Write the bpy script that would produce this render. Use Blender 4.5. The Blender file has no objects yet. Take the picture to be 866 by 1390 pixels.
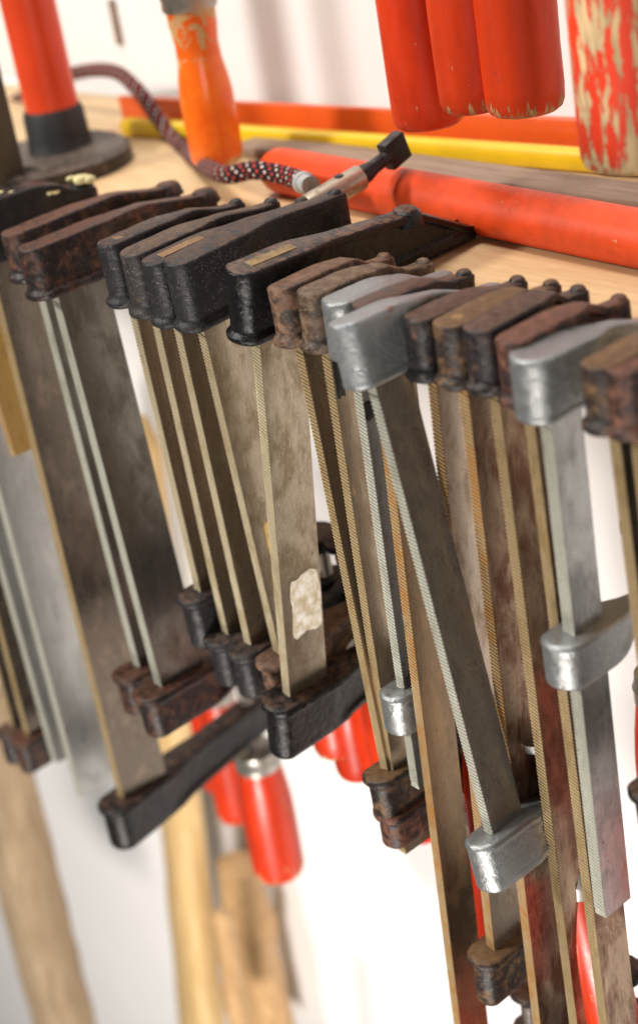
import bpy, bmesh, math, random
from mathutils import Vector, Matrix, noise
random.seed(7)
sc = bpy.context.scene
COL = sc.collection
PI = math.pi

# ------------------------------------------------------------ camera frame (solved from the vanishing points)
RX = Vector((0.64581123, 0.7474264, -0.15582566))
RU = Vector((-0.23344176, 0.38762332, 0.89176965))
RF = Vector((-0.72693384, 0.53953864, -0.42481202))
FPX = 2188.5
def ray(u, v): return RX*((u-433)/FPX) + RU*(-(v-650)/FPX) + RF
CAM = -0.75*ray(345, 455)
def at(u, v, ax, val):
    r = ray(u, v); t = (val-CAM[ax])/r[ax]
    return CAM + r*t

# ------------------------------------------------------------ helpers
def link(name, me, mats, parent=None, loc=None, smooth=True, sharp=35):
    o = bpy.data.objects.new(name, me); COL.objects.link(o)
    if not isinstance(mats, (list, tuple)): mats = [mats]
    for m in mats: me.materials.append(m)
    if parent: o.parent = parent
    if loc is not None: o.location = loc
    if smooth:
        for p in me.polygons: p.use_smooth = True
        me.set_sharp_from_angle(angle=math.radians(sharp))
    return o
def obj(name, bm, mats, parent=None, loc=None, smooth=True, sharp=35):
    bmesh.ops.recalc_face_normals(bm, faces=bm.faces[:])
    me = bpy.data.meshes.new(name); bm.to_mesh(me); bm.free()
    return link(name, me, mats, parent, loc, smooth, sharp)
def empty(name, loc, label, cat, group=None):
    o = bpy.data.objects.new(name, None); COL.objects.link(o); o.location = loc
    o.empty_display_size = .01
    tag(o, label, cat, group); return o
def tag(o, label, cat, group=None):
    o['label'] = label; o['category'] = cat
    if group: o['group'] = group
def box(bm, a, b, bev=0, seg=2, mi=0):
    r = bmesh.ops.create_cube(bm, size=1)
    vs = r['verts']
    for v in vs:
        v.co = Vector(((a[0]+b[0])/2+v.co.x*(b[0]-a[0]), (a[1]+b[1])/2+v.co.y*(b[1]-a[1]), (a[2]+b[2])/2+v.co.z*(b[2]-a[2])))
    if bev:
        es = list({e for v in vs for e in v.link_edges})
        bmesh.ops.bevel(bm, geom=es, offset=bev, segments=seg, affect='EDGES', profile=.5)
def lathe(bm, prof, n=32, mat=None, wob=0):
    """prof: list of (r,z)"""
    rings = []
    for r, z in prof:
        if r < 1e-6: rings.append([bm.verts.new((0, 0, z))])
        else: rings.append([bm.verts.new((r*math.cos(2*PI*i/n), r*math.sin(2*PI*i/n), z)) for i in range(n)])
    fs = []
    for a, b in zip(rings, rings[1:]):
        for i in range(n):
            j = (i+1) % n
            q = [a[i % len(a)], a[j % len(a)], b[j % len(b)], b[i % len(b)]]
            q2 = []
            for v in q:
                if v not in q2: q2.append(v)
            if len(q2) > 2: fs.append(bm.faces.new(q2))
    for ring, in ((rings[0],), (rings[-1],)):
        if len(ring) > 2: fs.append(bm.faces.new(ring))
    if mat is not None:
        for v in {v for r in rings for v in r}: v.co = mat @ v.co
    return fs
def along(p, q):
    d = (q-p).normalized()
    return Matrix.Translation(p) @ d.to_track_quat('Z', 'Y').to_matrix().to_4x4()
def rough(bm, amp, sc_, seed=0):
    o = Vector((seed*3.1, seed*1.7, seed*.9))
    bm.normal_update()
    for v in bm.verts:
        v.co += v.normal*amp*noise.noise(v.co*sc_+o)

# ------------------------------------------------------------ materials
class NT:
    def __init__(s, name):
        s.m = bpy.data.materials.new(name); s.m.use_nodes = True
        s.t = s.m.node_tree; s.n = s.t.nodes; s.l = s.t.links
        s.b = s.n['Principled BSDF']
    def new(s, k, **kw):
        n = s.n.new(k)
        for a, b in kw.items(): setattr(n, a, b)
        return n
    def pos(s, scale=(1, 1, 1), off=0, kind='geo'):
        if kind == 'geo': src = s.new('ShaderNodeNewGeometry').outputs['Position']
        else: src = s.new('ShaderNodeTexCoord').outputs['Object']
        mp = s.new('ShaderNodeMapping'); mp.inputs['Scale'].default_value = scale
        mp.inputs['Location'].default_value = (off, off*.7, off*1.3)
        s.l.new(src, mp.inputs[0]); return mp.outputs[0]
    def noise(s, vec, scale, detail=4, rough=.55, dist=0):
        n = s.new('ShaderNodeTexNoise'); s.l.new(vec, n.inputs['Vector'])
        n.inputs['Scale'].default_value = scale; n.inputs['Detail'].default_value = detail
        n.inputs['Roughness'].default_value = rough; n.inputs['Distortion'].default_value = dist
        return n.outputs[0]
    def ramp(s, v, a, b, lo=0., hi=1.):
        n = s.new('ShaderNodeMapRange'); n.interpolation_type = 'SMOOTHSTEP'
        s.l.new(v, n.inputs[0])
        n.inputs[1].default_value = a; n.inputs[2].default_value = b; n.inputs[3].default_value = lo; n.inputs[4].default_value = hi
        return n.outputs[0]
    def math(s, op, a, b=0.):
        n = s.new('ShaderNodeMath', operation=op)
        for i, x in enumerate((a, b)):
            if isinstance(x, (int, float)): n.inputs[i].default_value = x
            else: s.l.new(x, n.inputs[i])
        return n.outputs[0]
    def mix(s, f, a, b):
        n = s.new('ShaderNodeMix', data_type='RGBA')
        if isinstance(f, (int, float)): n.inputs[0].default_value = f
        else: s.l.new(f, n.inputs[0])
        for i, x in ((6, a), (7, b)):
            if isinstance(x, tuple): n.inputs[i].default_value = (*x, 1)
            else: s.l.new(x, n.inputs[i])
        return n.outputs[2]
    def set(s, name, v):
        i = s.b.inputs[name]
        if isinstance(v, (int, float)): i.default_value = v
        elif isinstance(v, tuple): i.default_value = (*v, 1)
        else: s.l.new(v, i)
    def bump(s, h, dist, strength=1.):
        n = s.new('ShaderNodeBump'); n.inputs['Distance'].default_value = dist; n.inputs['Strength'].default_value = strength
        s.l.new(h, n.inputs['Height']); s.l.new(n.outputs[0], s.b.inputs['Normal'])
    def up(s):
        g = s.new('ShaderNodeNewGeometry'); x = s.new('ShaderNodeSeparateXYZ'); s.l.new(g.outputs['Normal'], x.inputs[0])
        return x.outputs[2]

def casting(name, paint, rust, rustamt=.4, dust=.2, gloss=.38, seed=0, dustcol=(.30, .28, .25), topw=.16, metal=0., rust2=None):
    t = NT(name); p = t.pos(off=seed*1.37)
    n1 = t.noise(p, 130, 10, .70, .3)
    upm = t.ramp(t.up(), .55, .95)
    v = t.math('ADD', n1, t.math('MULTIPLY', upm, topw))
    th = .72-rustamt*.42
    m = t.ramp(v, th-.08, th+.12)
    fine = t.noise(p, 1000, 5, .7)
    n3 = t.noise(p, 260, 5, .6)
    rc = t.mix(t.ramp(n3, .35, .68), rust, rust2 or tuple(c*2.1 for c in rust))
    c = t.mix(m, paint, rc)
    dm = t.math('MULTIPLY', t.ramp(fine, .55, .68), t.ramp(t.noise(p, 140, 3), .36, .60))
    c = t.mix(t.math('MULTIPLY', dm, min(1, dust*1.9)), c, dustcol)
    if metal < .1:
        c = t.mix(1., c, (.62, .60, .60)); c.node.blend_type = 'MULTIPLY'
    t.set('Base Color', c)
    t.set('Roughness', t.math('ADD', t.math('MULTIPLY', m, .12), t.ramp(n3, .3, .7, gloss-.09, gloss+.12)))
    t.set('Metallic', metal)
    t.set('Specular IOR Level', .30)
    h = t.math('ADD', t.math('MULTIPLY', n3, 1.), t.math('MULTIPLY', fine, .28))
    t.bump(h, .00075, .9)
    return t.m

def steel(name, col, stain, rustc, stainamt=.5, rustamt=.2, metal=.75, ro=.36, seed=0, streak=.6):
    t = NT(name); p = t.pos(off=seed*2.11); ps = t.pos(scale=(1, 1, streak), off=seed*.77+3)
    a = t.noise(ps, 70, 9, .68, .3)
    f = t.noise(p, 800, 5, .65)
    c = t.mix(t.ramp(a, .62-stainamt*.35, .74-stainamt*.2), col, stain)
    r = t.noise(ps, 75, 8, .68, .8)
    rm = t.ramp(r, .76-rustamt*.38, .84-rustamt*.3)
    c = t.mix(rm, c, rustc)
    oc = t.ramp(t.noise(t.pos(scale=(1, 1, .3), off=seed*3+1), 60, 8, .7, .4), .66, .72)
    c = t.mix(t.math('MULTIPLY', oc, .6), c, (.30, .16, .045))
    sp = t.ramp(t.noise(p, 420, 3, .5), .68, .74)
    c = t.mix(t.math('MULTIPLY', sp, .65), c, (.03, .02, .015))
    c = t.mix(t.math('MULTIPLY', t.ramp(f, .58, .72), .22), c, tuple(min(1, x*2) for x in col))
    s1 = t.noise(t.pos(scale=(1, 1, .035), off=seed), 1300, 3, .6); s2 = t.noise(t.pos(scale=(1, 1, .25), off=seed+9), 260, 6, .7, .5)
    c = t.mix(t.math('MULTIPLY', t.ramp(s1, .54, .70), .35), c, tuple(min(1, x*1.9) for x in col))
    c = t.mix(t.math('MULTIPLY', t.ramp(s2, .52, .70), .45), c, tuple(x*.45 for x in col))
    t.set('Base Color', c)
    t.set('Metallic', t.math('MULTIPLY', t.math('SUBTRACT', 1., t.math('MULTIPLY', rm, .85)), metal))
    t.set('Roughness', t.math('ADD', t.ramp(a, .3, .7, ro-.07, ro+.12), t.math('MULTIPLY', rm, .25)))
    ln = t.noise(t.pos(scale=(1, 1, .06)), 900, 2)
    t.bump(t.math('ADD', t.math('MULTIPLY', f, .5), t.math('ADD', t.math('MULTIPLY', ln, .25), t.math('MULTIPLY', rm, .5))), .0002, .6)
    return t.m

def painted(name, col, wood=(.62, .40, .2), wear=.15, ro=.28, seed=0, endwear=.3, length=.1, vstretch=.35, dark=None):
    """painted wooden handle; object origin at its lower end"""
    t = NT(name); p = t.pos(scale=(1, 1, vstretch), off=seed*1.9, kind='obj')
    n = t.noise(p, 190, 9, .68, .2)
    tc = t.new('ShaderNodeTexCoord'); x = t.new('ShaderNodeSeparateXYZ'); t.l.new(tc.outputs['Object'], x.inputs[0])
    e = t.ramp(x.outputs[2], 0, .018, endwear*.3, 0)
    v = t.math('ADD', n, e)
    th = .76-wear*.5
    m = t.ramp(v, th-.012, th+.012)
    g = t.noise(t.pos(scale=(1, 1, .08), kind='obj', off=seed), 500, 4)
    wc = t.mix(t.ramp(g, .35, .65), tuple(c*.62 for c in wood), wood)
    pc = t.mix(t.ramp(t.noise(p, 60, 4), .3, .75), col, dark or tuple(c*.72 for c in col))
    gr = t.noise(t.pos(scale=(1, 1, .5), off=seed+2, kind='obj'), 330, 6, .7)
    pc = t.mix(t.math('MULTIPLY', t.ramp(gr, .60, .72), .55), pc, tuple(c*.35+.01 for c in col))
    dn = t.ramp(t.noise(p, 420, 3, .5), .72, .75)
    c = t.mix(m, pc, wc); c = t.mix(t.math('MULTIPLY', dn, .8), c, (.55, .33, .17))
    t.set('Base Color', c)
    t.set('Roughness', t.math('ADD', t.math('MULTIPLY', m, .4), t.ramp(gr, .3, .7, ro, ro+.16)))
    t.set('Specular IOR Level', .4)
    t.bump(t.math('SUBTRACT', t.math('MULTIPLY', g, .15), m), .00022, .8)
    return t.m

def plain(name, col, ro=.5, metal=0., var=.25, scale=60, bump=.0001, stretch=(1, 1, 1), col2=None):
    t = NT(name); n = t.noise(t.pos(scale=stretch), scale, 5, .6)
    t.set('Base Color', t.mix(t.ramp(n, .3, .7), tuple(c*(1-var) for c in col), col2 or col))
    t.set('Roughness', ro); t.set('Metallic', metal); t.bump(n, bump, .6)
    return t.m

M_wall = plain('white_wall_paint', (.86, .855, .85), .75, var=.03, scale=8, bump=.0004)
def wood_mat(name, a, b, scale=30, stretch=(.15, 1, 1), ro=.5):
    t = NT(name); p = t.pos(scale=stretch)
    g = t.noise(p, scale*6, 6, .6, .3); w = t.noise(p, scale, 3, .5, 1.)
    c = t.mix(t.ramp(g, .3, .7), a, b); c = t.mix(t.ramp(w, .4, .7, 0, .5), c, tuple(x*.8 for x in a))
    t.set('Base Color', c); t.set('Roughness', ro); t.bump(g, .0001, .5); return t.m
M_shelf = wood_mat('birch_shelf_wood', (.56, .37, .18), (.66, .46, .25))
M_batten = wood_mat('pale_batten_wood', (.60, .40, .17), (.74, .54, .27), 25, (1, 1, .12))
M_branch = wood_mat('brown_branch_wood', (.42, .25, .11), (.58, .37, .18), 35, (1, 1, .3))
M_beam = wood_mat('weathered_beam_wood', (.24, .17, .10), (.40, .30, .19), 30, (1, 1, .1), .7)
M_slat = wood_mat('grey_brown_slat_wood', (.20, .125, .085), (.31, .215, .15), 40, (.1, 1, 1), .65)
M_yellow = plain('yellow_lacquer', (.76, .50, .012), .3, var=.12, scale=40)
M_orange = plain('orange_lacquer', (.72, .10, .012), .32, var=.18, scale=30)
M_tube = painted('orange_red_tube_paint', (.70, .064, .008), wear=.07, endwear=0, seed=41, ro=.42, vstretch=1) if 1 else plain('x', (.80, .075, .012), .36, var=.16, scale=45, stretch=(.3, 1, 1))
M_redpole = plain('red_pole_paint', (.78, .065, .015), .33, var=.1, scale=30)
M_rubber = plain('black_rubber', (.022, .021, .022), .55, var=.4, scale=200, bump=.0002)
M_spindle = steel('spindle_steel', (.30, .27, .24), (.12, .09, .07), (.25, .12, .04), .5, .35, .8, .35, 1, 1)
M_blackrod = casting('blackened_rod_steel', (.018, .017, .018), (.06, .05, .045), .3, .2, .35, 3)
M_sleeve = steel('worn_sleeve_brass', (.42, .35, .27), (.22, .16, .11), (.3, .15, .05), .4, .2, .8, .36, 5, 1)
M_clear = plain('clear_plastic_ring', (.42, .43, .42), .15, var=.3, scale=200)
M_ferrule = plain('dull_nickel_ferrule', (.50, .48, .43), .36, .75, var=.4, scale=60)
M_foam = plain('dried_cream_foam', (.72, .64, .32), .7, var=.35, scale=300, bump=.0003)
M_patch = plain('white_paint_remains', (.62, .50, .30), .6, var=.2, scale=170, bump=.0012, col2=(.84, .82, .76))
M_tape = plain('yellow_brown_sticker', (.72, .48, .17), .5, var=.35, scale=150)
M_blacktar = plain('black_tar_smear', (.015, .013, .012), .4, var=.3, scale=300)

CAST = {
 'charcoal': casting('speckled_charcoal_iron', (.026, .025, .027), (.075, .045, .030), .12, .55, .42, 1, topw=.20, dustcol=(.26, .24, .22)),
 'charcoal_b': casting('dusty_charcoal_iron', (.040, .037, .036), (.10, .065, .042), .22, .62, .45, 2, topw=.2, dustcol=(.34, .31, .27)),
 'gloss': casting('glossy_black_iron', (.010, .010, .011), (.11, .065, .042), .02, .16, .22, 3, topw=.24, dustcol=(.16, .12, .10)),
 'gloss_low': casting('glossy_black_iron_worn', (.011, .010, .010), (.07, .04, .028), .18, .22, .30, 4, topw=.16),
 'rusty': casting('rust_brown_iron', (.026, .020, .020), (.075, .032, .018), .46, .25, .34, 5, topw=.12),
 'rusty_b': casting('dark_rust_iron', (.028, .022, .022), (.10, .045, .026), .42, .25, .36, 6, topw=.16),
 'tan': casting('tan_brown_iron', (.050, .038, .032), (.15, .085, .052), .62, .42, .45, 7, topw=.12, dustcol=(.42, .33, .24)),
 'tan_b': casting('cream_stained_iron', (.055, .038, .028), (.13, .07, .038), .55, .45, .42, 8, topw=.12, dustcol=(.55, .47, .33), rust2=(.28, .20, .125)),
 'brown': casting('brown_black_iron', (.024, .021, .023), (.085, .048, .032), .35, .25, .34, 9, topw=.20),
 'brown_y': casting('brown_iron_with_ochre', (.035, .026, .024), (.16, .085, .04), .42, .35, .38, 10, topw=.20, rust2=(.26, .15, .06)),
 'brown_r': casting('red_brown_iron', (.03, .02, .02), (.13, .055, .034), .58, .25, .40, 11, topw=.18),
 'black': casting('satin_black_iron', (.014, .013, .014), (.05, .034, .026), .15, .18, .36, 12, topw=.1),
 'zinc': casting('zinc_plated_iron', (.29, .30, .30), (.22, .12, .07), .05, .3, .36, 13, dustcol=(.7, .72, .72), topw=.0, metal=.72),
 'zinc_r': casting('zinc_iron_with_rust', (.30, .315, .32), (.15, .07, .04), .24, .3, .38, 14, dustcol=(.66, .68, .68), topw=.0, metal=.68),
}
ST = {
 'nickel': steel('aged_nickel_steel', (.37, .31, .23), (.24, .185, .115), (.38, .19, .06), .55, .14, .88, .30, 1),
 'nickel_b': steel('brown_nickel_steel', (.33, .265, .19), (.28, .20, .13), (.34, .17, .05), .6, .24, .88, .30, 2),
 'dark': steel('dark_grey_steel', (0.168, 0.155, 0.134), (.12, .105, .085), (.12, .08, .045), .5, .08, .85, .32, 3),
 'grey': steel('blue_grey_steel', (0.386, 0.386, 0.370), (.34, .34, .32), (.22, .17, .12), .4, .05, .85, .36, 4),
 'darkbrown': steel('dark_brown_steel', (.15, .125, .10), (.26, .205, .16), (.14, .08, .045), .35, .1, .88, .28, 5),
 'rust': steel('rust_blotched_steel', (.38, .29, .21), (.15, .065, .032), (.15, .05, .02), .6, .42, .85, .30, 6, .5),
 'rust_b': steel('dark_rust_blotched_steel', (.27, .19, .125), (.12, .055, .03), (.24, .11, .03), .6, .32, .85, .28, 7, .5),
 'pitted': steel('pitted_steel', (.44, .37, .30), (.27, .195, .13), (.12, .07, .04), .45, .35, .85, .32, 8),
 'brownface': steel('bronze_brown_steel', (.17, .115, .068), (.25, .16, .085), (.30, .13, .03), .45, .25, .88, .26, 9, .4),
 'zinc': steel('zinc_plated_steel', (.33, .33, .325), (.22, .22, .215), (.26, .18, .12), .4, .07, .88, .30, 10),
 'gold': steel('golden_rust_steel', (0.437, 0.269, 0.084), (.42, .24, .08), (.55, .26, .05), .5, .35, .4, .4, 11),
}
TE = {
 'cream': steel('cream_plated_teeth', (.52, .44, .29), (.40, .31, .17), (.60, .33, .08), .4, .22, .35, .36, 12, .5),
 'brass': steel('brassy_teeth', (.46, .34, .18), (.34, .23, .10), (.52, .26, .06), .45, .32, .4, .36, 13, .5),
 'white': steel('zinc_white_teeth', (.52, .51, .43), (.36, .35, .28), (.4, .3, .2), .4, .08, .35, .36, 14, .5),
 'orange': steel('orange_rust_teeth', (.44, .30, .15), (.42, .21, .06), (.42, .16, .03), .55, .5, .3, .42, 15, .8),
}

# ------------------------------------------------------------ clamp pieces (local: X along the row, Y towards wall, Z up; bar front edge at Y=0)
def bar_mesh(w, t, ztop, zbot, pitch=.0019, chamfer=False):
    """flat bar with notched front edge; material 0 faces, 1 toothed edge"""
    bm = bmesh.new()
    h = t/2; d = .0006; sl = .0008
    z = ztop-.0; rows = []
    def row(zz, y, s): return (bm.verts.new((-h, y, zz+s)), bm.verts.new((h, y, zz-s)))
    prev = None
    seq = []
    z = -.004
    seq.append((ztop, 0, 0)); seq.append((z+.0001, 0, 0))
    while z-pitch > zbot+.0015:
        jit = random.uniform(-.00008, .00008)
        seq += [(z, 0+jit*.5, sl), (z-pitch*.48, 0, sl), (z-pitch*.62, d, sl), (z-pitch*.9, d, sl)]
        z -= pitch
    seq.append((z, 0, 0)) if False else None
    seq.append((zbot, 0.0002, 0))
    rr = [row(*s) for s in seq]
    bt = (bm.verts.new((-h, w, ztop)), bm.verts.new((h, w, ztop)))
    bb = (bm.verts.new((-h, w, zbot)), bm.verts.new((h, w, zbot)))
    e = .0011       # face strip behind teeth
    L = [bm.verts.new((-h, e, s[0])) for s in (seq[0], seq[-1])]
    R = [bm.verts.new((h, e, s[0])) for s in (seq[0], seq[-1])]
    for k, (a, b) in enumerate(zip(rr, rr[1:])):
        f = bm.faces.new((a[0], a[1], b[1], b[0])); f.material_index = 2 if (k >= 2 and (k-2) % 4 in (1, 2) and k < len(rr)-2) else 1
    for k, E2 in ((0, L), (1, R)):
        f = bm.faces.new([r[k] for r in rr]+[E2[1], E2[0]]); f.material_index = 1 if k == 0 else 0
    bm.faces.new((L[0], L[1], bb[0], bt[0])); bm.faces.new((R[0], R[1], bb[1], bt[1]))
    f = bm.faces.new((bt[0], bt[1], bb[1], bb[0])); f.material_index = 1
    f = bm.faces.new((rr[0][0], L[0], bt[0], bt[1], R[0], rr[0][1])); f.material_index = 3
    bm.faces.new((rr[-1][0], L[1], bb[0], bb[1], R[1], rr[-1][1]))
    return bm

def jaw_mesh(T, front, w, arm, Ta, prof_top, prof_bot, lip=.0016, liph=.005, recess=.0022, lip_at='bottom', rnd=.0022, knob=None, seed=0, boss=None):
    """cast jaw as stacked outlines. prof_top/bot: list of (y,z); head spans y -front..w+4mm, arm narrows from T to Ta"""
    def interp(P, y):
        if y <= P[0][0]: return P[0][1]
        for (a, b), (c, d) in zip(P, P[1:]):
            if y <= c:
                s = (y-a)/(c-a); s = s*s*(3-2*s) if False else s
                return b+(d-b)*s
        return P[-1][1]
    ys = []; hd = w+.004
    R = T/2; loop = []   # right side from front to back: (x, y, nx, ny)
    n = 7
    yc = -front+R*.8
    for i in range(n):
        a = PI/2*i/n
        loop.append((R*math.sin(a), yc-R*.8*math.cos(a), math.sin(a), -math.cos(a)))
    k = 16
    for i in range(k+1):
        y = yc+(arm-yc)*i/k
        s = min(1, max(0, (y-hd)/.018)); s = s*s*(3-2*s)
        x = R+(Ta/2-R)*s
        if boss:
            db = abs(y-boss[0]); x = max(x, math.sqrt(max(0, boss[1]**2-db**2))) if db < boss[1] else x
        loop.append((x, y, 1, 0))
    xe = loop[-1][0]
    for i in range(1, 4):
        a = PI/2*i/3
        loop.append((xe*math.cos(a), arm+xe*math.sin(a), math.cos(a), math.sin(a)))
    half = loop                                     # first has x=0, last has x=0
    full = half+[(-x, y, -nx, ny) for x, y, nx, ny in reversed(half[1:-1])]
    # levels: (kind, s, dz, offset)
    bm = bmesh.new()
    def level(s, dz, off, rec=0, lipf=0):
        out = []
        for x, y, nx, ny in full:
            zt = interp(prof_top, y); zb = interp(prof_bot, y)
            z = zb+(zt-zb)*s+dz
            o = off
            if rec:
                m = min(1, max(0, (y-hd+.002)/.006))*min(1, max(0, (arm-.006-y)/.006))
                if boss: m *= min(1, max(0, (abs(y-boss[0])-boss[1])/.004))
                o -= rec*m*abs(nx)
            if lipf:
                m = 1-min(1, max(0, (y-hd-.010)/.03)); o += lipf*m
            out.append(bm.verts.new((x+nx*o, y+ny*o, z)))
        return out
    lv = []
    sg = 1 if lip_at == 'bottom' else -1
    B = [(0, 0, -rnd, 0, lip), (0, .0004, -.0010, 0, lip), (0, .0014, 0, 0, lip), (0, liph*.72, 0, 0, lip), (0, liph*.95, -.0002, 0, lip*.4), (0, liph*1.2, 0, 0, 0),
         (0, liph*1.2+.0012, 0, 0, 0), (0, liph*1.2+.0028, 0, recess, 0), (.5, 0, 0, recess, 0),
         (1, -.0050, 0, recess, 0), (1, -.0036, 0, 0, 0), (1, -.0011, 0, 0, 0), (1, -.0004, -.0003, 0, 0), (1, 0, -.0011, 0, 0)]
    if lip_at == 'top': B = [(1-s, -dz, o, r, l) for s, dz, o, r, l in B][::-1]
    for s, dz, o, r, l in B: lv.append(level(s, dz, o, r, l))
    N = len(full)
    for a, b in zip(lv, lv[1:]):
        for i in range(N):
            j = (i+1) % N
            bm.faces.new((a[i], a[j], b[j], b[i]))
    H = len(half)
    for ring in (lv[0], lv[-1]):
        for i in range(H-1):
            a, b = ring[i], ring[i+1]
            c, d = ring[(N-i-1) % N] if i+1 < H else None, ring[(N-i) % N]
            q = []
            for v in (a, b, c, d):
                if v not in q: q.append(v)
            if len(q) > 2: bm.faces.new(q)
    if knob:
        ky, kr, kz = knob
        z0 = interp(prof_top, ky)
        lathe(bm, [(kr*1.5, z0-.006), (kr*1.25, z0-.0006), (kr*1.08, z0+kz*.35), (kr*.85, z0+kz*.8), (kr*.45, z0+kz), (0, z0+kz*1.05)], 14, Matrix.Translation((0, ky, 0)))
    ra = .35 if lip < .001 else 1.
    bmesh.ops.subdivide_edges(bm, edges=[e for e in bm.edges if e.calc_length() > .006], cuts=1, use_grid_fill=True)
    rough(bm, .00022*ra, 150, seed); rough(bm, .00016*ra, 520, seed+5)
    return bm

def screw_mesh(r, z0, z1, pitch=.0024):
    bm = bmesh.new(); prof = [(0, z0)]
    z = z0
    while z < z1:
        prof += [(r*.8, z), (r, z+pitch*.4), (r, z+pitch*.55)]; z += pitch
    prof += [(r*.8, z1), (0, z1)]
    lathe(bm, prof, 16); return bm
def pad_mesh(r, h):
    bm = bmesh.new()
    lathe(bm, [(0, -h*.9), (r*.45, -h*.9), (r*.55, -h*.3), (r*.95, -.0012), (r, 0), (r, h*.35), (r*.86, h*.42), (0, h*.42)], 22)
    rough(bm, .0004, 300, 3); return bm
def handle_mesh(r, L, neck=.62, round_=1., n=32):
    """origin at lower end, top at L"""
    bm = bmesh.new()
    P = [(0, 0), (r*.45, .0003), (r*.78, .0012*round_), (r*.91, .0030*round_), (r*.97, .0062*round_), (r*.985, .013)]
    for i in range(9):
        s = i/8
        k = 1 if s < .55 else 1-(1-neck)*((s-.55)/.45)**1.6
        P.append((r*(.985+.015*math.sin(s*3))*k, .013+(L-.013)*s))
    P.append((0, L))
    lathe(bm, P, n); rough(bm, .0003, 60, r*1000); return bm
def ferrule_mesh(r, L):
    bm = bmesh.new()
    lathe(bm, [(0, 0), (r, 0), (r*1.04, .001), (r*1.03, L*.35), (r*1.08, L*.5), (r*1.0, L*.62), (r*.96, L-.001), (r*.7, L), (0, L)], 28)
    return bm

REDS = [painted('red_handle_paint', (.56, .030, .005), wear=.12, seed=1), painted('red_handle_paint_scuffed', (.60, .036, .006), wear=.2, seed=2, endwear=.6),
        painted('red_handle_paint_bright', (.60, .034, .005), wear=.1, seed=3, endwear=.4)]
GR = {'cream': plain('groove_shade_cream', (.11, .08, .04), .6, var=.4, scale=300), 'brass': plain('groove_shade_brass', (.07, .042, .02), .6, var=.4, scale=300),  # shade contrast painted into the groove faces so the tiny teeth show
      'white': plain('groove_shade_zinc', (.12, .12, .10), .6, var=.4, scale=300), 'orange': plain('groove_shade_rusty', (.11, .055, .02), .6, var=.5, scale=300)}
TOPM = {'brown': steel('bar_end_brown', (.12, .085, .06), (.07, .045, .03), (.22, .10, .03), .5, .3, .3, .5, 31, 1), 'tan': steel('bar_end_tan', (.13, .098, .066), (.08, .06, .04), (.2, .11, .04), .5, .3, .3, .5, 32, 1),
        'orange': steel('bar_end_orange', (.22, .12, .045), (.09, .06, .035), (.5, .22, .04), .5, .45, .3, .5, 33, 1), 'zinc': steel('bar_end_zinc', (.34, .36, .36), (.26, .27, .27), (.3, .2, .12), .5, .2, .6, .4, 34, 1),
        'ochre': steel('bar_end_ochre', (.26, .17, .06), (.12, .08, .04), (.42, .24, .05), .5, .4, .2, .5, 35, 1)}
GRP = 'bar clamps hung in a row on the shelf edge'
bpy_clamps = {}
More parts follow.
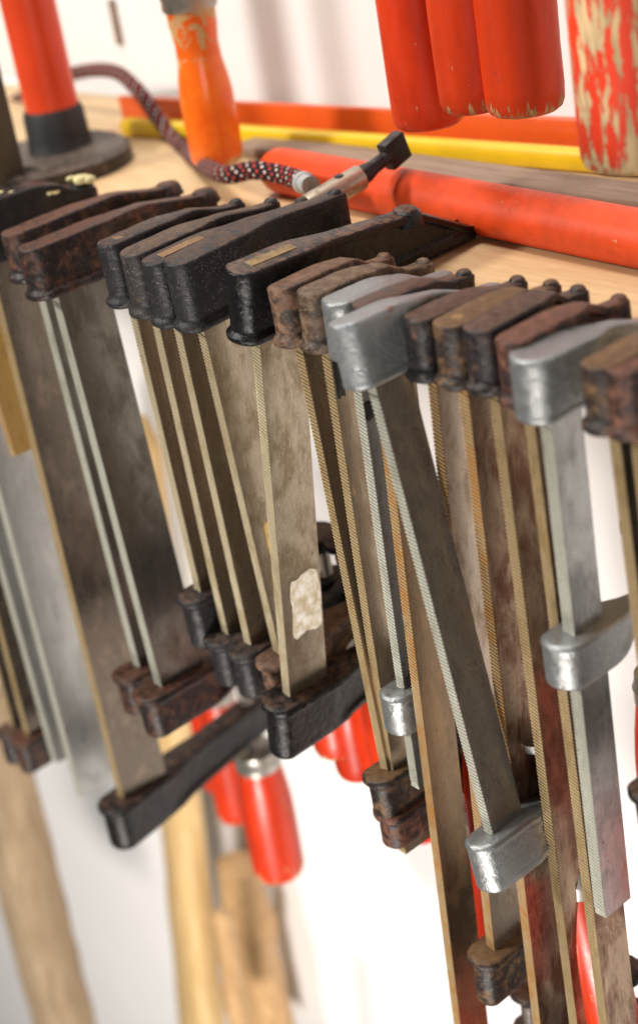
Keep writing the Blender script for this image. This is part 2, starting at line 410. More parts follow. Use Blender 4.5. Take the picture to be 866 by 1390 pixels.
def clamp(key, label, top, bot, y0, jaw_at=None, end=None, w=.025, t=.006, T=.0155, Ta=.0078, h=.034, front=.0095, arm=.09, topend=.028, knob=.0031, tip=0.,
          cast='charcoal', face='nickel', teeth='cream', low='black', lowh=.031, lowT=None, reach=.075, hr=.0155, hl=.105, hd=.028, yaw=0, lip=.0021, style='iron',
          swing_only=True, red=0, low_rim=None, curve=.0, low_arm=None, lowyaw=0, cat='clamp', topm='brown', yb=None, sy=None):
    """top/bot: where the left corner of the toothed edge leaves the upper jaw and where it enters the sliding jaw, as seen points"""
    yb = y0 if yb is None else yb
    P = at(*top, 1, y0); Q = at(*bot, 1, yb)
    d = (P-Q).normalized()
    tilt = math.atan2(d.x, d.z); pit = -math.asin(d.y)
    # slide up the bar line until the jaw underside rests on the shelf
    s = (0-P.z)/d.z*{'h': .55, 'm': .25}.get(key, 1.); O = P+d*s
    L = (O-Q).length
    cx = t/2
    loc = O + Vector((math.cos(tilt)*cx, 0, -math.sin(tilt)*cx*0))
    root = empty('bar_clamp', loc, label, cat, GRP)
    root.rotation_euler = (pit, tilt, math.radians(yaw))
    dj = jaw_at if jaw_at is not None else L
    zend = -(end if end is not None else dj+lowh-.002)
    # upper jaw
    hb = h
    top_p = [(-front, h), (w, h+curve*.5), (w+(arm-w)*.45, h+(topend-h)*.35+curve), (arm-.012, topend), (arm+.002, topend-.001), (arm+.012, topend-.006)]
    if tip: top_p = [(-front, h), (w, h), (arm, topend), (arm+.004, topend-.001), (arm+tip, .010)]
    full_arm = arm+tip if tip else arm
    if style == 'zinc':
        bm = jaw_mesh(T, front, w, full_arm, Ta, top_p, [(-front, 0), (w+.01, 0), (full_arm, h*.25)], .0002, .004, .0012, 'bottom', .0015, None, seed=len(bpy_clamps))
    else:
        bm = jaw_mesh(T, front, w, full_arm, Ta, top_p, [(-front, 0), (w+.012, 0), (full_arm, .002 if tip else h*.12)], lip, .0052, .0022, 'bottom', .0022,
                      (arm-.001, knob, .0020), seed=len(bpy_clamps))
    bm2 = bar_mesh(w, t, h+(.0004 if topm in ('orange', 'ochre') else -.004), zend)
    bar = obj('bar', bm2, [ST[face], TE[teeth], GR[teeth], TOPM[topm]], root, smooth=False)
    fj = obj('fixed_jaw', bm, CAST[cast], root, sharp=50)
    # sliding jaw
    lt = lowT or T
    la = low_arm or reach
    zt = -dj; zb = zt-lowh
    if style == 'zinc':
        bm = jaw_mesh(lt*1.02, front*1.05, w, la, Ta*1.15, [(-front, zt), (w, zt), (la, zt-.004)], [(-front, zb), (w, zb), (la, zb+.012)], .0003, .004, .0014, 'top', .0015, None, seed=30+len(bpy_clamps), boss=((sy or la-.005), .0085))
    else:
        bm = jaw_mesh(lt*1.02, front*1.1, w, la, Ta*1.1, [(-front, zt), (w+.01, zt), (la, zt-.002)], [(-front, zb), (w, zb+.001), (la, zb+.009)], lip*1.2, .0052, .0022, 'top', .0022, None, seed=30+len(bpy_clamps), boss=((sy or la-.005), .0095))
    sj = obj('sliding_jaw', bm, CAST[low], root, sharp=50)
    if lowyaw: sj.rotation_euler = (0, 0, math.radians(lowyaw))
    sy = la-.005 if sy is None else sy
    sr = .0052
    if not hl: hd = .004
    up = .022
    bm = screw_mesh(sr, zb-hd+.002, zt+up); o = obj('screw', bm, M_spindle, sj, loc=(0, sy, 0), sharp=60)
    bm = pad_mesh(.0115, .010); obj('pressure_pad', bm, CAST[low if style != 'zinc' else 'zinc'], sj, loc=(0, sy, zt+up+.002))
    fb = zb-hd
    if not hl:
        bpy_clamps[key] = (root, bar, fj, sj); return root
    bm = ferrule_mesh(hr*.82, .016); obj('ferrule', bm, M_ferrule, sj, loc=(0, sy, fb-.013))
    bm = handle_mesh(hr, hl, .80); obj('handle', bm, REDS[red], sj, loc=(0, sy, fb-.012-hl))
    bpy_clamps[key] = (root, bar, fj, sj)
    return root

# ------------------------------------------------------------ the row of clamps, left to right
clamp('far2', 'brown clamp at the lower left frame edge, leftmost in the row', (-96, 560), (14, 985), 0, hl=.105, hd=.016, lowh=.028, w=.025, t=.006, cast='brown', face='darkbrown', teeth='brass', low='brown', arm=.06, h=.03, reach=.176, hr=.017, red=0)
clamp('far1', 'brown clamp with short black sliding jaw beside the two long grey bars', (-100, 480), (34, 996), 0, w=.027, t=.007, cast='brown', face='darkbrown', teeth='brass', low='rusty_b', arm=.06, h=.03, reach=.172, lowh=.028, hr=.0185, hd=.02, hl=.122, red=1)
clamp('grey2', 'long grey steel bar clamp second from the black-footed large clamp, open ended', (-100, 420), (86, 1087), 0, jaw_at=.05, end=.395, w=.035, t=.008, cast='black', face='grey', teeth='white', low='black', arm=.048, h=.034, T=.018, reach=.045, hl=0)
clamp('grey1', 'long wide blue-grey steel bar clamp ending free left of the large black sliding jaw', (-83, 380), (113, 1112), 0, jaw_at=.04, end=.415, w=.036, t=.008, cast='black', face='grey', teeth='white', low='black', arm=.048, h=.034, T=.018, reach=.045, hl=0)
clamp('short', 'short golden rusted bar clamp ending high up at the left edge', (-45, 418), (13, 612), 0.001, jaw_at=.012, end=.134, w=.02, t=.006, cast='black', face='gold', teeth='orange', low='black', arm=.04, h=.03, reach=.03, hl=0)
clamp('big', 'large black clamp with cream foam blobs on its upper jaw and long angular lower jaw', (-2, 428), (160, 1080), 0, w=.036, t=.008, T=.020, Ta=.0165, h=.036, front=.013, arm=.072, topend=.026, knob=.006, cast='black', 
      face='darkbrown', teeth='brass', low='gloss_low', lowh=.034, reach=.19, sy=.128, lowyaw=9, lowT=.0225, hr=.0205, hd=.010, hl=.104, red=1)
clamp('c1', 'rust brown clamp with arched jaw and pale toothed edge, left one of the rusty pair', (54, 412), (181, 902), -.001, w=.031, t=.0075, T=.0175, Ta=.011, h=.028, front=.013, arm=.098, topend=.024, knob=.006, curve=.003,
      cast='rusty_b', face='dark', teeth='white', low='rusty', lowh=.027, reach=.072, hr=.0155, hl=0, red=2)
clamp('c2', 'rust brown clamp with arched jaw and wide dark bar, right one of the rusty pair', (73, 413), (210, 928), -.0125, w=.031, t=.0075, T=.019, Ta=.012, h=.028, front=.013, arm=.108, topend=.024, knob=.006, curve=.003,
      cast='rusty', face='dark', teeth='white', low='rusty', lowh=.028, reach=.068, hr=.0175, hl=0, red=1)
clamp('d1', 'small charcoal clamp with orange worn spot on top, first of the four speckled jaws', (173, 414), (264, 800), -.001, w=.024, t=.006, T=.0155, h=.034, arm=.078, topend=.029, cast='charcoal', face='nickel_b', teeth='cream', low='charcoal', yb=.002, end=.205, lowh=.032, reach=.078, hl=.082, red=1, curve=.002, topm='orange')
clamp('d2', 'dusty charcoal clamp with lighter front face, second of the four speckled jaws', (202, 418), (301, 857), -.004, w=.024, t=.006, T=.0155, h=.034, arm=.085, topend=.029, cast='charcoal_b', face='nickel_b', teeth='cream', low='charcoal', yb=.005, reach=.080, hl=.080, red=0, curve=.001, topm='tan')
clamp('d3', 'charcoal clamp with orange streak on its narrow top, third of the four speckled jaws', (232, 429), (332, 872), -.006, w=.025, t=.006, T=.0155, h=.034, arm=.090, topend=.029, cast='charcoal', face='nickel_b', teeth='cream', low='charcoal', yb=.006, reach=.082, hl=.070, red=2, topm='orange')
clamp('d4', 'tall speckled charcoal clamp with pale bar end on top, left of the glossy black clamp', (265, 438), (371, 884), -.004, w=.028, t=.006, T=.017, Ta=.010, h=.036, arm=.097, topend=.031, cast='charcoal', face='nickel', teeth='cream', low='tan', reach=.070, lowh=.024, hl=.078, red=1, yb=.012, topm='tan')
clamp('e', 'glossy black clamp with the longest jaw and a white paint patch low on its bar', (341, 457), (384, 941), 0, w=.0265, t=.006, T=.018, Ta=.0115, h=.036, front=.011, arm=.100, topend=.030, knob=.006, tip=.040, cast='gloss', face='nickel', teeth='cream', low='gloss_low', lowh=.036, reach=.100, hr=.0155, hl=.09, red=2, topm='ochre')
clamp('f1', 'tan brown clamp with slim jaw right of the glossy black clamp', (397, 457), (516, 1042), .004, w=.021, t=.0055, T=.0145, Ta=.0085, h=.028, front=.0085, arm=.060, topend=.022, cast='tan', face='nickel_b', teeth='brass', low='brown_y', lowh=.027, reach=.062, hl=.085, red=0, curve=.002)
clamp('f2', 'brown clamp with cream and black stained front left of the small zinc clamp', (434, 467), (531, 1090), .006, w=.021, t=.0055, T=.0155, Ta=.009, h=.028, front=.0085, arm=.066, topend=.019, cast='tan_b', face='nickel_b', teeth='brass', low='brown_r', lowh=.022, end=.288, reach=.07, hl=.085, red=1, curve=.001)
clamp('g', 'small upright zinc clamp with round sliding jaw halfway down its thin bar', (471, 472), (538, 931), .005, w=.019, t=.0055, T=.0165, Ta=.0075, h=.028, front=.010, arm=.060, topend=.020, cast='zinc', face='zinc', teeth='white', low='zinc', lowh=.022, end=.236, reach=.055, hr=.014, hl=.085, style='zinc', topm='zinc', red=2)
clamp('h0', 'narrow brown clamp between the two zinc clamps with orange rusted teeth', (507, 520), (624, 1460), .003, w=.020, t=.0055, T=.013, Ta=.008, h=.029, front=.007, arm=.058, topend=.023, cast='brown', face='brownface', teeth='orange', low='brown', reach=.06, hl=.085, red=0)
clamp('h', 'zinc clamp hanging slanted across its neighbours with rust stain on its head', (494, 509), (657, 1128), -.0165, w=.020, t=.0055, T=.0175, Ta=.0075, h=.029, front=.011, arm=.078, topend=.018, cast='zinc_r', face='zinc', teeth='white', low='zinc', lowh=.025, end=.232, reach=.050, hr=.014, hl=.085, style='zinc', topm='zinc', red=1, hd=.02)
clamp('i', 'dark brown clamp just right of the slanted zinc clamp', (580, 520), (660, 1284), .0065, w=.020, t=.0055, T=.0145, Ta=.0078, h=.028, front=.009, arm=.056, topend=.024, cast='brown', face='pitted', teeth='orange', low='brown_y', reach=.062, hl=.085, red=0, end=.33)
clamp('j', 'brown clamp with ochre worn top, second right of the slanted zinc clamp', (620, 516), (731, 1460), .007, w=.021, t=.0055, T=.0155, Ta=.0078, h=.028, front=.009, arm=.058, topend=.024, cast='brown_y', face='rust', teeth='orange', low='brown', reach=.07, hl=.085, red=1, curve=.002, topm='ochre')
clamp('k', 'dark clamp with small notch on top and red-brown rusted bar', (662, 526), (781, 1460), .009, w=.021, t=.0055, T=.0165, Ta=.0082, h=.028, front=.009, arm=.056, topend=.024, cast='brown', face='rust_b', teeth='brass', low='brown', reach=.07, hl=.085, red=2, curve=.003)
clamp('l', 'red-brown rusted clamp left of the upright zinc clamp at the right', (708, 550), (821, 1460), .006, w=.020, t=.0055, T=.0155, Ta=.0078, h=.028, front=.009, arm=.060, topend=.023, cast='brown_r', face='rust_b', teeth='brass', low='brown', reach=.07, hl=.085, red=0, curve=.002)
clamp('m', 'large upright zinc clamp near the right edge with zinc sliding jaw', (731, 563), (764, 857), .001, w=.0175, t=.0062, T=.0195, Ta=.008, h=.027, front=.011, arm=.075, topend=.017, cast='zinc', face='zinc', teeth='white', low='zinc', lowh=.021, end=.247, reach=.058, hr=.014, hl=.085, style='zinc', topm='zinc', red=2)
clamp('n', 'brown and black clamp at the right edge beyond the upright zinc clamp', (821, 560), (884, 1060), .004, w=.020, t=.0055, T=.0165, Ta=.010, h=.027, front=.009, arm=.062, topend=.023, cast='brown_y', face='darkbrown', teeth='brass', low='brown', reach=.07, hl=.085, red=1, curve=.001)
clamp('o', 'rusty clamp cut by the right frame edge, rightmost in the row', (853, 580), (905, 1060), .005, w=.020, t=.0055, T=.0165, Ta=.010, h=.027, front=.009, arm=.062, topend=.023, cast='brown_r', face='rust_b', teeth='brass', low='brown', reach=.07, hl=.085, red=1)

# ---- stains and stuck-on remains (parts of their clamp)
def patch(key, name, mat, z0, z1, ya, yb, seed, side=1, n=22):
    root, bar, fj, sj = bpy_clamps[key]
    xs = max(v.co.x for v in bar.data.vertices)
    bm = bmesh.new(); rnd = random.Random(seed); top = []; bot = []
    pts = []
    cz, cy = (z0+z1)/2, (ya+yb)/2
    for i in range(n*2):
        a = 2*PI*i/(n*2)
        sx, sy = math.cos(a), math.sin(a)
        k = 1/max(abs(sx), abs(sy))
        k = min(k, 1.3)*(1-.06*rnd.random()-.06*abs(math.sin(a*1.5+seed))-.04*math.sin(a*5+seed))
        y = cy+sx*k*(yb-ya)/2; z = cz+sy*k*(z1-z0)/2
        y = min(max(y, ya), yb)
        pts.append((y, z))
    c = bm.verts.new((xs+.0005, cy, cz))
    r0 = [bm.verts.new((xs+.0004, cy+(y-cy)*.8, cz+(z-cz)*.8)) for y, z in pts]
    r1 = [bm.verts.new((xs+.0003, y, z)) for y, z in pts]
    r2 = [bm.verts.new((xs-.0003, y, z)) for y, z in pts]
    N = len(pts)
    for i in range(N):
        j = (i+1) % N
        bm.faces.new((c, r0[i], r0[j])); bm.faces.new((r0[i], r1[i], r1[j], r0[j])); bm.faces.new((r1[i], r2[i], r2[j], r1[j]))
    return obj(name, bm, mat, root)
patch('e', 'paint_patch', M_patch, -.181, -.141, .0055, .0263, 4, n=34)
patch('d4', 'sticker_scrap', M_tape, -.160, -.118, .008, .019, 9)
patch('f2', 'tar_smear', M_blacktar, -.026, -.006, .001, .006, 3)
patch('g', 'tar_smear', M_blacktar, -.032, -.022, .0, .012, 5)

root, bar, fj, sj = bpy_clamps['big']
bm = bmesh.new(); rr = random.Random(5)
for i in range(46):
    y = rr.uniform(.016, .050) if i < 34 else rr.uniform(.067, .076)
    z = .0340 - (y-.016)*.15 + (.003 if y > .065 else 0)
    x = rr.uniform(-.006, .007)
    bmesh.ops.create_icosphere(bm, subdivisions=2, radius=rr.uniform(.0017, .0032), matrix=Matrix.Translation((x, y, z+rr.uniform(-.001, .001))) @ Matrix.Diagonal((1, rr.uniform(1, 1.7), .8, 1)))
rough(bm, .0006, 500, 2)
obj('foam_blobs', bm, M_foam, root)

# ------------------------------------------------------------ setting
bm = bmesh.new(); box(bm, (-1.6, .045, -.016), (.7, .30, 0), .0012)
sh = obj('wooden_shelf', bm, M_shelf); tag(sh, 'pale birch shelf board carrying the clamps along its front edge', 'shelf')
bm = bmesh.new(); box(bm, (-3.2, .318, -2.6), (1.4, .36, .9))
wl = obj('white_wall', bm, M_wall, smooth=False); tag(wl, 'plain white painted wall behind the shelf', 'wall'); wl['kind'] = 'structure'

def strip(name, mat, a, b, wd, ht, label, cat, bev=.0012, ext=0):
    a = Vector(a); b = Vector(b); d = b-a; L = d.length; ang = math.atan2(d.y, d.x)
    bm = bmesh.new(); box(bm, (0, -wd/2, 0), (L, wd/2, ht), bev)
    o = obj(name, bm, mat); o.location = a; o.rotation_euler = (0, 0, ang)
    tag(o, label, cat); return o
A = at(168, 150, 2, .010); B = at(800, 178, 2, .010); d = (B-A)
strip('orange_strip', M_orange, (A.x, A.y, .0003), (B.x+d.x*.6, B.y+d.y*.25, .0003), .006, .021, 'flat orange lath standing along the wall at the back of the shelf', 'lath')
A = at(170, 168, 2, .008); B = at(800, 213, 2, .008); d = (B-A)
strip('yellow_stick', M_yellow, (A.x, A.y, .0003), (B.x+d.x*.6, B.y+d.y*.6, .0003), .013, .012, 'bright yellow stick lying in front of the orange lath', 'stick', .003)
A = at(335, 192, 2, .006); B = at(860, 262, 2, .006); d = (B-A)
strip('brown_slat', M_slat, (A.x, A.y, .0003), (B.x+d.x*.5, B.y+d.y*.5, .0003), .028, .007, 'grey-brown wooden slat lying between yellow stick and orange tube', 'slat')
# orange tube
A = at(368, 229, 2, .0138); B = at(860, 323, 2, .0138)
dv = (B-A)*1.35
bm = bmesh.new(); Lt = dv.length; R = .0138
lathe(bm, [(0, 0), (R*.45, .0006), (R*.8, .003), (R*.95, .008), (R*.99, .016), (R, .04), (R, Lt*.25), (R, Lt*.5), (R, Lt*.75), (R, Lt), (0, Lt)], 40, along(Vector((0, 0, 0)), dv))
tb = obj('orange_tube', bm, M_tube, sharp=40); tb.location = (A.x, A.y, .0140)
tag(tb, 'thick orange-red rounded pole lying on the shelf behind the jaws', 'pole')

# upper handles hanging in from the shelf above
def hang(label, bottom, Y, r, L, mat, neck=.8, tiltx=0., waist=0, group='painted wooden clamp handles hanging in from above', rs=1.):
    P = at(*bottom, 1, Y)
    root = empty('hanging_handle', P, label, 'handle', group); root.rotation_euler = (0, tiltx, 0)
    hm = handle_mesh(r, L, neck, rs)
    if waist:
        for v in hm.verts:
            s = v.co.z/L; k = 1-.22*math.exp(-((s-.74)/.17)**2)-.06*max(0, s-.85)/.15
            v.co.x *= k; v.co.y *= k
    obj('grip', hm, mat, root)
    obj('ferrule', ferrule_mesh(r*neck*.98, .02), M_ferrule, root, loc=(0, 0, L-.001))
    obj('screw', screw_mesh(.0055, L+.018, L+.10), M_spindle, root, sharp=60)
    return root
PH = [painted('upper_handle_red', (.74, .048, .008), wear=.07, seed=11, endwear=.2, ro=.3), painted('upper_handle_red_rubbed', (.74, .052, .008), wear=.06, seed=12, endwear=.75, ro=.3),
      painted('upper_handle_red_split', (.74, .054, .008), wear=.13, seed=13, endwear=.7, ro=.3, vstretch=.08),
      painted('upper_handle_flaking', (.72, .045, .012), wear=.46, seed=14, endwear=.5, ro=.36, vstretch=.2, wood=(.60, .42, .22)),
      painted('orange_handle_worn', (.88, .16, .012), wear=.0, seed=15, endwear=.0, ro=.22, wood=(.66, .42, .17))]
hang('red wooden handle hanging above the black square-headed rod, leftmost of four', (584, 172), .16, .0195, .16, PH[0])
hang('red wooden handle with rubbed lower rim, second of four hanging at the top', (648, 150), .145, .0185, .16, PH[1])
hang('red wooden handle with a pale split down its left side', (714, 154), .15, .0195, .16, PH[2])
hang('red wooden handle with heavily flaking paint at the upper right', (860, 226), .085, .0215, .16, PH[3])
hh = hang('bright orange handle with bare worn neck above the rope', (298, 224), .175, .0172, .099, PH[4], neck=.98, waist=1)
# worn neck for the orange one: wear from an own mask on height
mt = PH[4]; nt = mt.node_tree
for n in nt.nodes:
    if n.type == 'MAP_RANGE' and abs(n.inputs[2].default_value-.018) < 1e-4:
        pass
def orange_mat():
    t = NT('orange_handle_worn_neck')
    p = t.pos(scale=(1, 1, 1), kind='obj', off=4); n = t.noise(p, 95, 10, .72, .4)
    tc = t.new('ShaderNodeTexCoord'); x = t.new('ShaderNodeSeparateXYZ'); t.l.new(tc.outputs['Object'], x.inputs[0])
    z = x.outputs[2]
    e = t.math('ADD', t.ramp(z, .052, .080, 0, .15), t.ramp(z, .0, .016, .24, 0))
    m = t.ramp(t.math('ADD', n, e), .655, .685)
    t.set('Base Color', t.mix(m, t.mix(t.ramp(n, .3, .7), (.86, .115, .008), (.92, .19, .012)), (.62, .38, .16)))
    t.set('Roughness', t.math('ADD', t.math('MULTIPLY', m, .35), .2)); t.bump(t.math('SUBTRACT', 1., m), .0002, .7)
    return t.m
g = [c for c in hh.children if c.name.startswith('grip')][0]
g.data.materials.clear(); g.data.materials.append(orange_mat())

# red pole in a black foot
P = at(88, 220, 2, 0)
root = empty('pole_stand', P, 'red pole standing in a black cast foot at the back left of the shelf', 'stand')
bm = bmesh.new(); lathe(bm, [(0, .02), (.0185, .02), (.0185, .30), (0, .30)], 36); obj('pole', bm, M_redpole, root)
bm = bmesh.new(); lathe(bm, [(0, .006), (.0245, .006), (.0228, .011), (.0218, .020), (.0212, .035), (.020, .039), (.0187, .039), (0, .038)], 36); obj('collar', bm, M_rubber, root)
bm = bmesh.new()
def ell(n, a, b, cx, cy, ph=0): return [(cx+a*math.cos(2*PI*i/n+ph), cy+b*math.sin(2*PI*i/n+ph)) for i in range(n)]
outer = []; N = 48
for i in range(N):
    a = 2*PI*i/N; c_, s_ = math.cos(a), math.sin(a)
    outer.append((.062*(abs(c_)**1.25)*(1 if c_ > 0 else -1), -.022+.062*(abs(s_)**.95)*(1 if s_ > 0 else -1)))
hole = ell(N, .017, .011, 0, -.052)
def ringv(P, z): return [bm.verts.new((x, y, z)) for x, y in P]
o0, o1, o1b = ringv(outer, 0), ringv(outer, .010), ringv([(x*.93, y*.93) for x, y in outer], .0125)
h1, h0 = ringv(hole, .0095), ringv(hole, 0)
for a, b in ((o0, o1), (o1, o1b), (o1b, h1), (h1, h0), (h0, o0)):
    for i in range(N): bm.faces.new((a[i], a[(i+1) % N], b[(i+1) % N], b[i]))
rough(bm, .0006, 120, 9)
obj('foot_plate', bm, casting('worn_dark_foot_iron', (.05, .045, .042), (.11, .085, .065), .4, .3, .4, 22, topw=.15), root)
root.rotation_euler = (0, 0, math.radians(22))

# upright flat bar at the far left
P = at(42, 262, 1, .10)
bm = bmesh.new(); box(bm, (-.008, -.036, 0), (0, 0, .34), .0008)
ub = obj('upright_bar', bm, plain('dull_dark_bar_steel', (.075, .072, .058), .5, .3, var=.4, scale=50, stretch=(1, 1, .2))); ub.location = (P.x, .10, .0002)
tag(ub, 'dark flat steel bar standing upright on the shelf at the upper left edge', 'steel bar')

P = at(158, 30, 1, .317)
bm = bmesh.new(); box(bm, (-.004, -.002, -.018), (.004, .0015, .018), .0008)
sl = obj('wall_slot', bm, M_slat); sl.location = P; tag(sl, 'narrow grey-brown slot on the white wall between red pole and orange handle', 'wall slot')
# braided rope
def rope(points, r):
    pts = []
    P = [Vector(p) for p in points]
    P = [P[0]*2-P[1]]+P+[P[-1]*2-P[-2]]
    for i in range(1, len(P)-2):
        for k in range(24):
            s = k/24; a, b, c, d = P[i-1:i+3]
            pts.append(.5*((2*b)+(c-a)*s+(2*a-5*b+4*c-d)*s*s+(3*b-a-3*c+d)*s**3))
    pts.append(P[-2])
    bm = bmesh.new(); uv = bm.loops.layers.uv.new('uv'); n = 20; rings = []; L = 0; Ls = []
    up = Vector((0, 0, 1))
    for i, p in enumerate(pts):
        t_ = (pts[min(i+1, len(pts)-1)]-pts[max(i-1, 0)]).normalized()
        s_ = t_.cross(up).normalized(); u_ = s_.cross(t_)
        if i: L += (p-pts[i-1]).length
        Ls.append(L)
        rings.append([bm.verts.new(p+(s_*math.cos(2*PI*k/n)+u_*math.sin(2*PI*k/n))*r) for k in range(n)])
    for i in range(len(rings)-1):
        for k in range(n):
            f = bm.faces.new((rings[i][k], rings[i][(k+1) % n], rings[i+1][(k+1) % n], rings[i+1][k]))
            for lp, (a, b) in zip(f.loops, ((k/n, Ls[i]), ((k+1)/n, Ls[i]), ((k+1)/n, Ls[i+1]), (k/n, Ls[i+1]))): lp[uv].uv = (a, b)
    bm.faces.new(rings[0]); bm.faces.new(rings[-1])
    return bm
t = NT('braided_cord_cloth')
uvn = t.new('ShaderNodeUVMap'); uvn.uv_map = 'uv'; sx = t.new('ShaderNodeSeparateXYZ'); t.l.new(uvn.outputs[0], sx.inputs[0])
U, V = sx.outputs[0], sx.outputs[1]
a = t.math('ADD', t.math('MULTIPLY', U, 6.), t.math('MULTIPLY', V, 150.)); b = t.math('SUBTRACT', t.math('MULTIPLY', U, 6.), t.math('MULTIPLY', V, 150.))
fa = t.math('FRACT', a); fb = t.math('FRACT', b)
dash = t.math('MULTIPLY', t.math('GREATER_THAN', fa, .52), t.math('GREATER_THAN', fb, .50))
core = t.math('MULTIPLY', t.math('MULTIPLY', t.math('GREATER_THAN', fa, .62), t.math('GREATER_THAN', fb, .62)), t.math('GREATER_THAN', t.math('FRACT', t.math('MULTIPLY', t.math('FLOOR', a), .5)), .25))
c = t.mix(dash, (.018, .014, .016), (.52, .055, .045)); c = t.mix(core, c, (.72, .66, .58))
t.set('Base Color', c); t.set('Roughness', .85); t.set('Specular IOR Level', .2)
wv = t.math('ADD', t.math('SINE', t.math('MULTIPLY', a, 6.283*2)), t.math('SINE', t.math('MULTIPLY', b, 6.283*2)))
t.bump(wv, .0004, .7)
pts = [at(-40, 185, 1, .27), at(22, 138, 1, .265), at(90, 103, 1, .255), at(150, 96, 1, .25), at(185, 120, 1, .235), at(218, 165, 1, .222), at(252, 205, 1, .205)]
e1 = at(300, 236, 2, .018); e2 = at(345, 231, 2, .026); e3 = at(390, 239, 2, .026); e4 = at(418, 250, 2, .028)
pts += [e1, e2, e3, e4]
rp = obj('braided_cord', rope(pts, .0054), t.m, sharp=80)
tag(rp, 'black cord braided with red and white flecks looping behind the clamps', 'cord')
# sleeve with square headed rod on the jaw of the fourth speckled clamp
zc = .030
p0 = at(418, 281, 2, zc-.004); p1 = at(490, 240, 2, zc+.003); p2 = at(526, 212, 2, zc+.008); p3 = at(548, 193, 2, zc+.012)
root = empty('lever_rod', p0, 'tarnished metal sleeve with black square-headed rod resting on a speckled jaw', 'rod')
mw = lambda p: p-p0
bm = bmesh.new(); Ls = (p1-p0).length; r = .0066
lathe(bm, [(0, 0), (r, 0), (r*1.02, .001), (r*1.02, Ls-.001), (r*.97, Ls), (r*.72, Ls), (r*.72, Ls-.006), (0, Ls-.006)], 28, along(mw(p0), mw(p1)))
slv = obj('sleeve', bm, M_sleeve, root)
bm = bmesh.new(); mid = p0.lerp(p1, .62)+Vector((0, 0, r*.93)); lathe(bm, [(0, 0), (.0026, 0), (.0028, .0008), (.0014, .0012), (0, .0008)], 16, Matrix.Translation(mw(mid)))
obj('rivet', bm, M_blackrod, slv)
bm = bmesh.new(); Lr = (p2-p1).length
lathe(bm, [(0, -.006), (.0052, -.006), (.0052, .004), (.0040, .010), (.0037, Lr), (0, Lr)], 18, along(mw(p1), mw(p2))); obj('rod', bm, M_blackrod, root)
bm = bmesh.new(); box(bm, (-.0038, -.0078, -.002), (.0038, .0078, .013), .0012)
mh = along(mw(p2), mw(p3))
for v in bm.verts: v.co = mh @ v.co
obj('square_head', bm, M_blackrod, root)
bm = bmesh.new(); q0 = at(410, 247, 2, .028); q1 = at(436, 258, 2, .029)
lathe(bm, [(0, 0), (.0058, 0), (.0062, .001), (.0062, .005), (.0052, .006), (.0052, .013), (0, .013)], 24, along(Vector((0, 0, 0)), q1-q0))
cr = obj('cord_cap', bm, M_clear); cr.location = q0; cr.parent = rp; cr.matrix_parent_inverse = Matrix.Identity(4)

# wood against the wall below the shelf
def stake(name, mat, a, b, w0, w1, dep, label, cat, knots=(), seed=0, rnd=.5):
    a = Vector(a); b = Vector(b); d = b-a; L = d.length; bm = bmesh.new(); n = 20; rings = []
    m = along(Vector((0, 0, 0)), d); S = 28
    side = Vector((1, 0, 0))
    tdir = d.normalized(); side = (side-tdir*side.dot(tdir)).normalized(); oth = tdir.cross(side)
    for i in range(S+1):
        s = i/S; w = w0+(w1-w0)*s
        e = min(1, s/.03)**.5 if s < .03 else 1
        w *= max(.3, e)
        for k0, kr, kw in knots: w *= 1+kr*math.exp(-((s-k0)/kw)**2)
        ring = []
        for k in range(n):
            A_ = 2*PI*k/n; c_, s_ = math.cos(A_), math.sin(A_)
            x = abs(c_)**rnd*(1 if c_ > 0 else -1)*w/2; y = abs(s_)**rnd*(1 if s_ > 0 else -1)*w*dep/2
            ring.append(bm.verts.new(tdir*(L*s)+side*x+oth*y))
        rings.append(ring)
    for p, q in zip(rings, rings[1:]):
        for k in range(n): bm.faces.new((p[k], p[(k+1) % n], q[(k+1) % n], q[k]))
    bm.faces.new(rings[0]); bm.faces.new(rings[-1])
    rough(bm, .002, 25, seed)
    o = obj(name, bm, mat, sharp=50); o.location = a; tag(o, label, cat); return o
stake('wooden_batten', M_batten, at(193, 565, 1, .28), at(276, 1400, 1, .24), .034, .062, .6, 'pale yellow wooden batten leaning on the wall, rounded top showing between two bars', 'batten')
stake('wooden_branch', M_branch, at(322, 1165, 1, .27), at(365, 1400, 1, .27), .045, .066, .8, 'knotty tan branch piece below the three large red handles', 'branch', ((.35, .25, .1),), 3, .8)
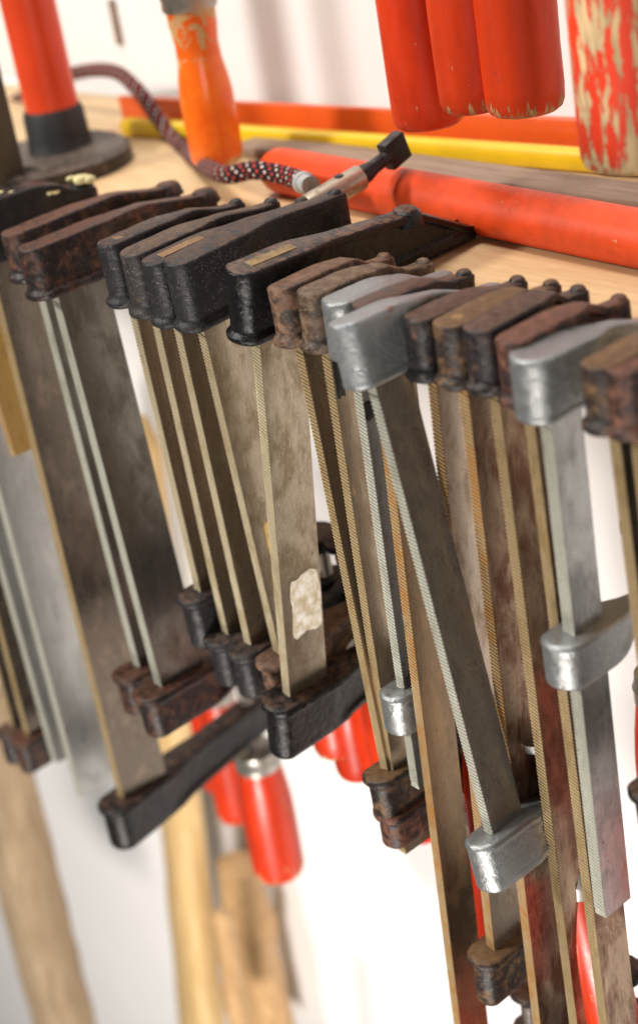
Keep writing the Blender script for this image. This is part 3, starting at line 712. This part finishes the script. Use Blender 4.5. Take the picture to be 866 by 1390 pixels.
stake('branch_stub', M_branch, at(300, 1235, 1, .19), at(330, 1420, 1, .19), .018, .024, .9, 'small dark brown stub in front of the knotty branch', 'branch', (), 5, .9)
stake('weathered_beam', M_beam, at(-30, 935, 1, .10), at(95, 1420, 1, .10), .058, .058, .9, 'weathered beige wooden beam standing in the lower left corner', 'beam', (), 8, .22)

# ------------------------------------------------------------ camera
cd = bpy.data.cameras.new('camera'); cam = bpy.data.objects.new('camera', cd); COL.objects.link(cam)
cd.sensor_fit = 'VERTICAL'; cd.sensor_height = 36; cd.lens = FPX/1390*36
cd.shift_y = -45/1390; cd.clip_start = .01; cd.clip_end = 50
mat = Matrix((RX, RU, -RF)).transposed().to_4x4(); mat.translation = CAM
cam.matrix_world = mat; sc.camera = cam
cd.dof.use_dof = True; cd.dof.focus_distance = .765; cd.dof.aperture_fstop = 5.6

# ------------------------------------------------------------ light
w = bpy.data.worlds.new('World'); sc.world = w; w.use_nodes = True
w.node_tree.nodes['Background'].inputs[0].default_value = (1, .985, .96, 1)
w.node_tree.nodes['Background'].inputs[1].default_value = .09
def area(name, loc, target, size, power, col=(1, 1, 1)):
    l = bpy.data.lights.new(name, 'AREA'); l.shape = 'DISK'; l.size = size; l.energy = power; l.color = col
    o = bpy.data.objects.new(name, l); COL.objects.link(o); o.location = loc
    o.rotation_euler = (Vector(target)-Vector(loc)).to_track_quat('-Z', 'Y').to_euler()
area('key_lamp', (-.85, -1.5, 1.05), (-.05, .1, -.1), .28, 44, (1, .95, .89))
area('fill_lamp', (1.9, -1.3, .4), (0, .1, -.15), 1.0, 10, (1, .97, .93))
area('wall_wash_fill', (-.35, -.25, 1.7), (-.45, .32, -.25), .6, 31, (1, .98, .95))  # added wash from overhead that brings the wall up to white
area('low_wall_fill', (.55, -1.1, -1.1), (-.95, .32, -.85), .5, 48, (1, .92, .85))  # added fill from below to brighten the lower left wall
sc.render.engine = 'CYCLES'
vs = sc.view_settings; vs.view_transform = 'Standard'; vs.look = 'None'; vs.exposure = -.22; vs.gamma = 1
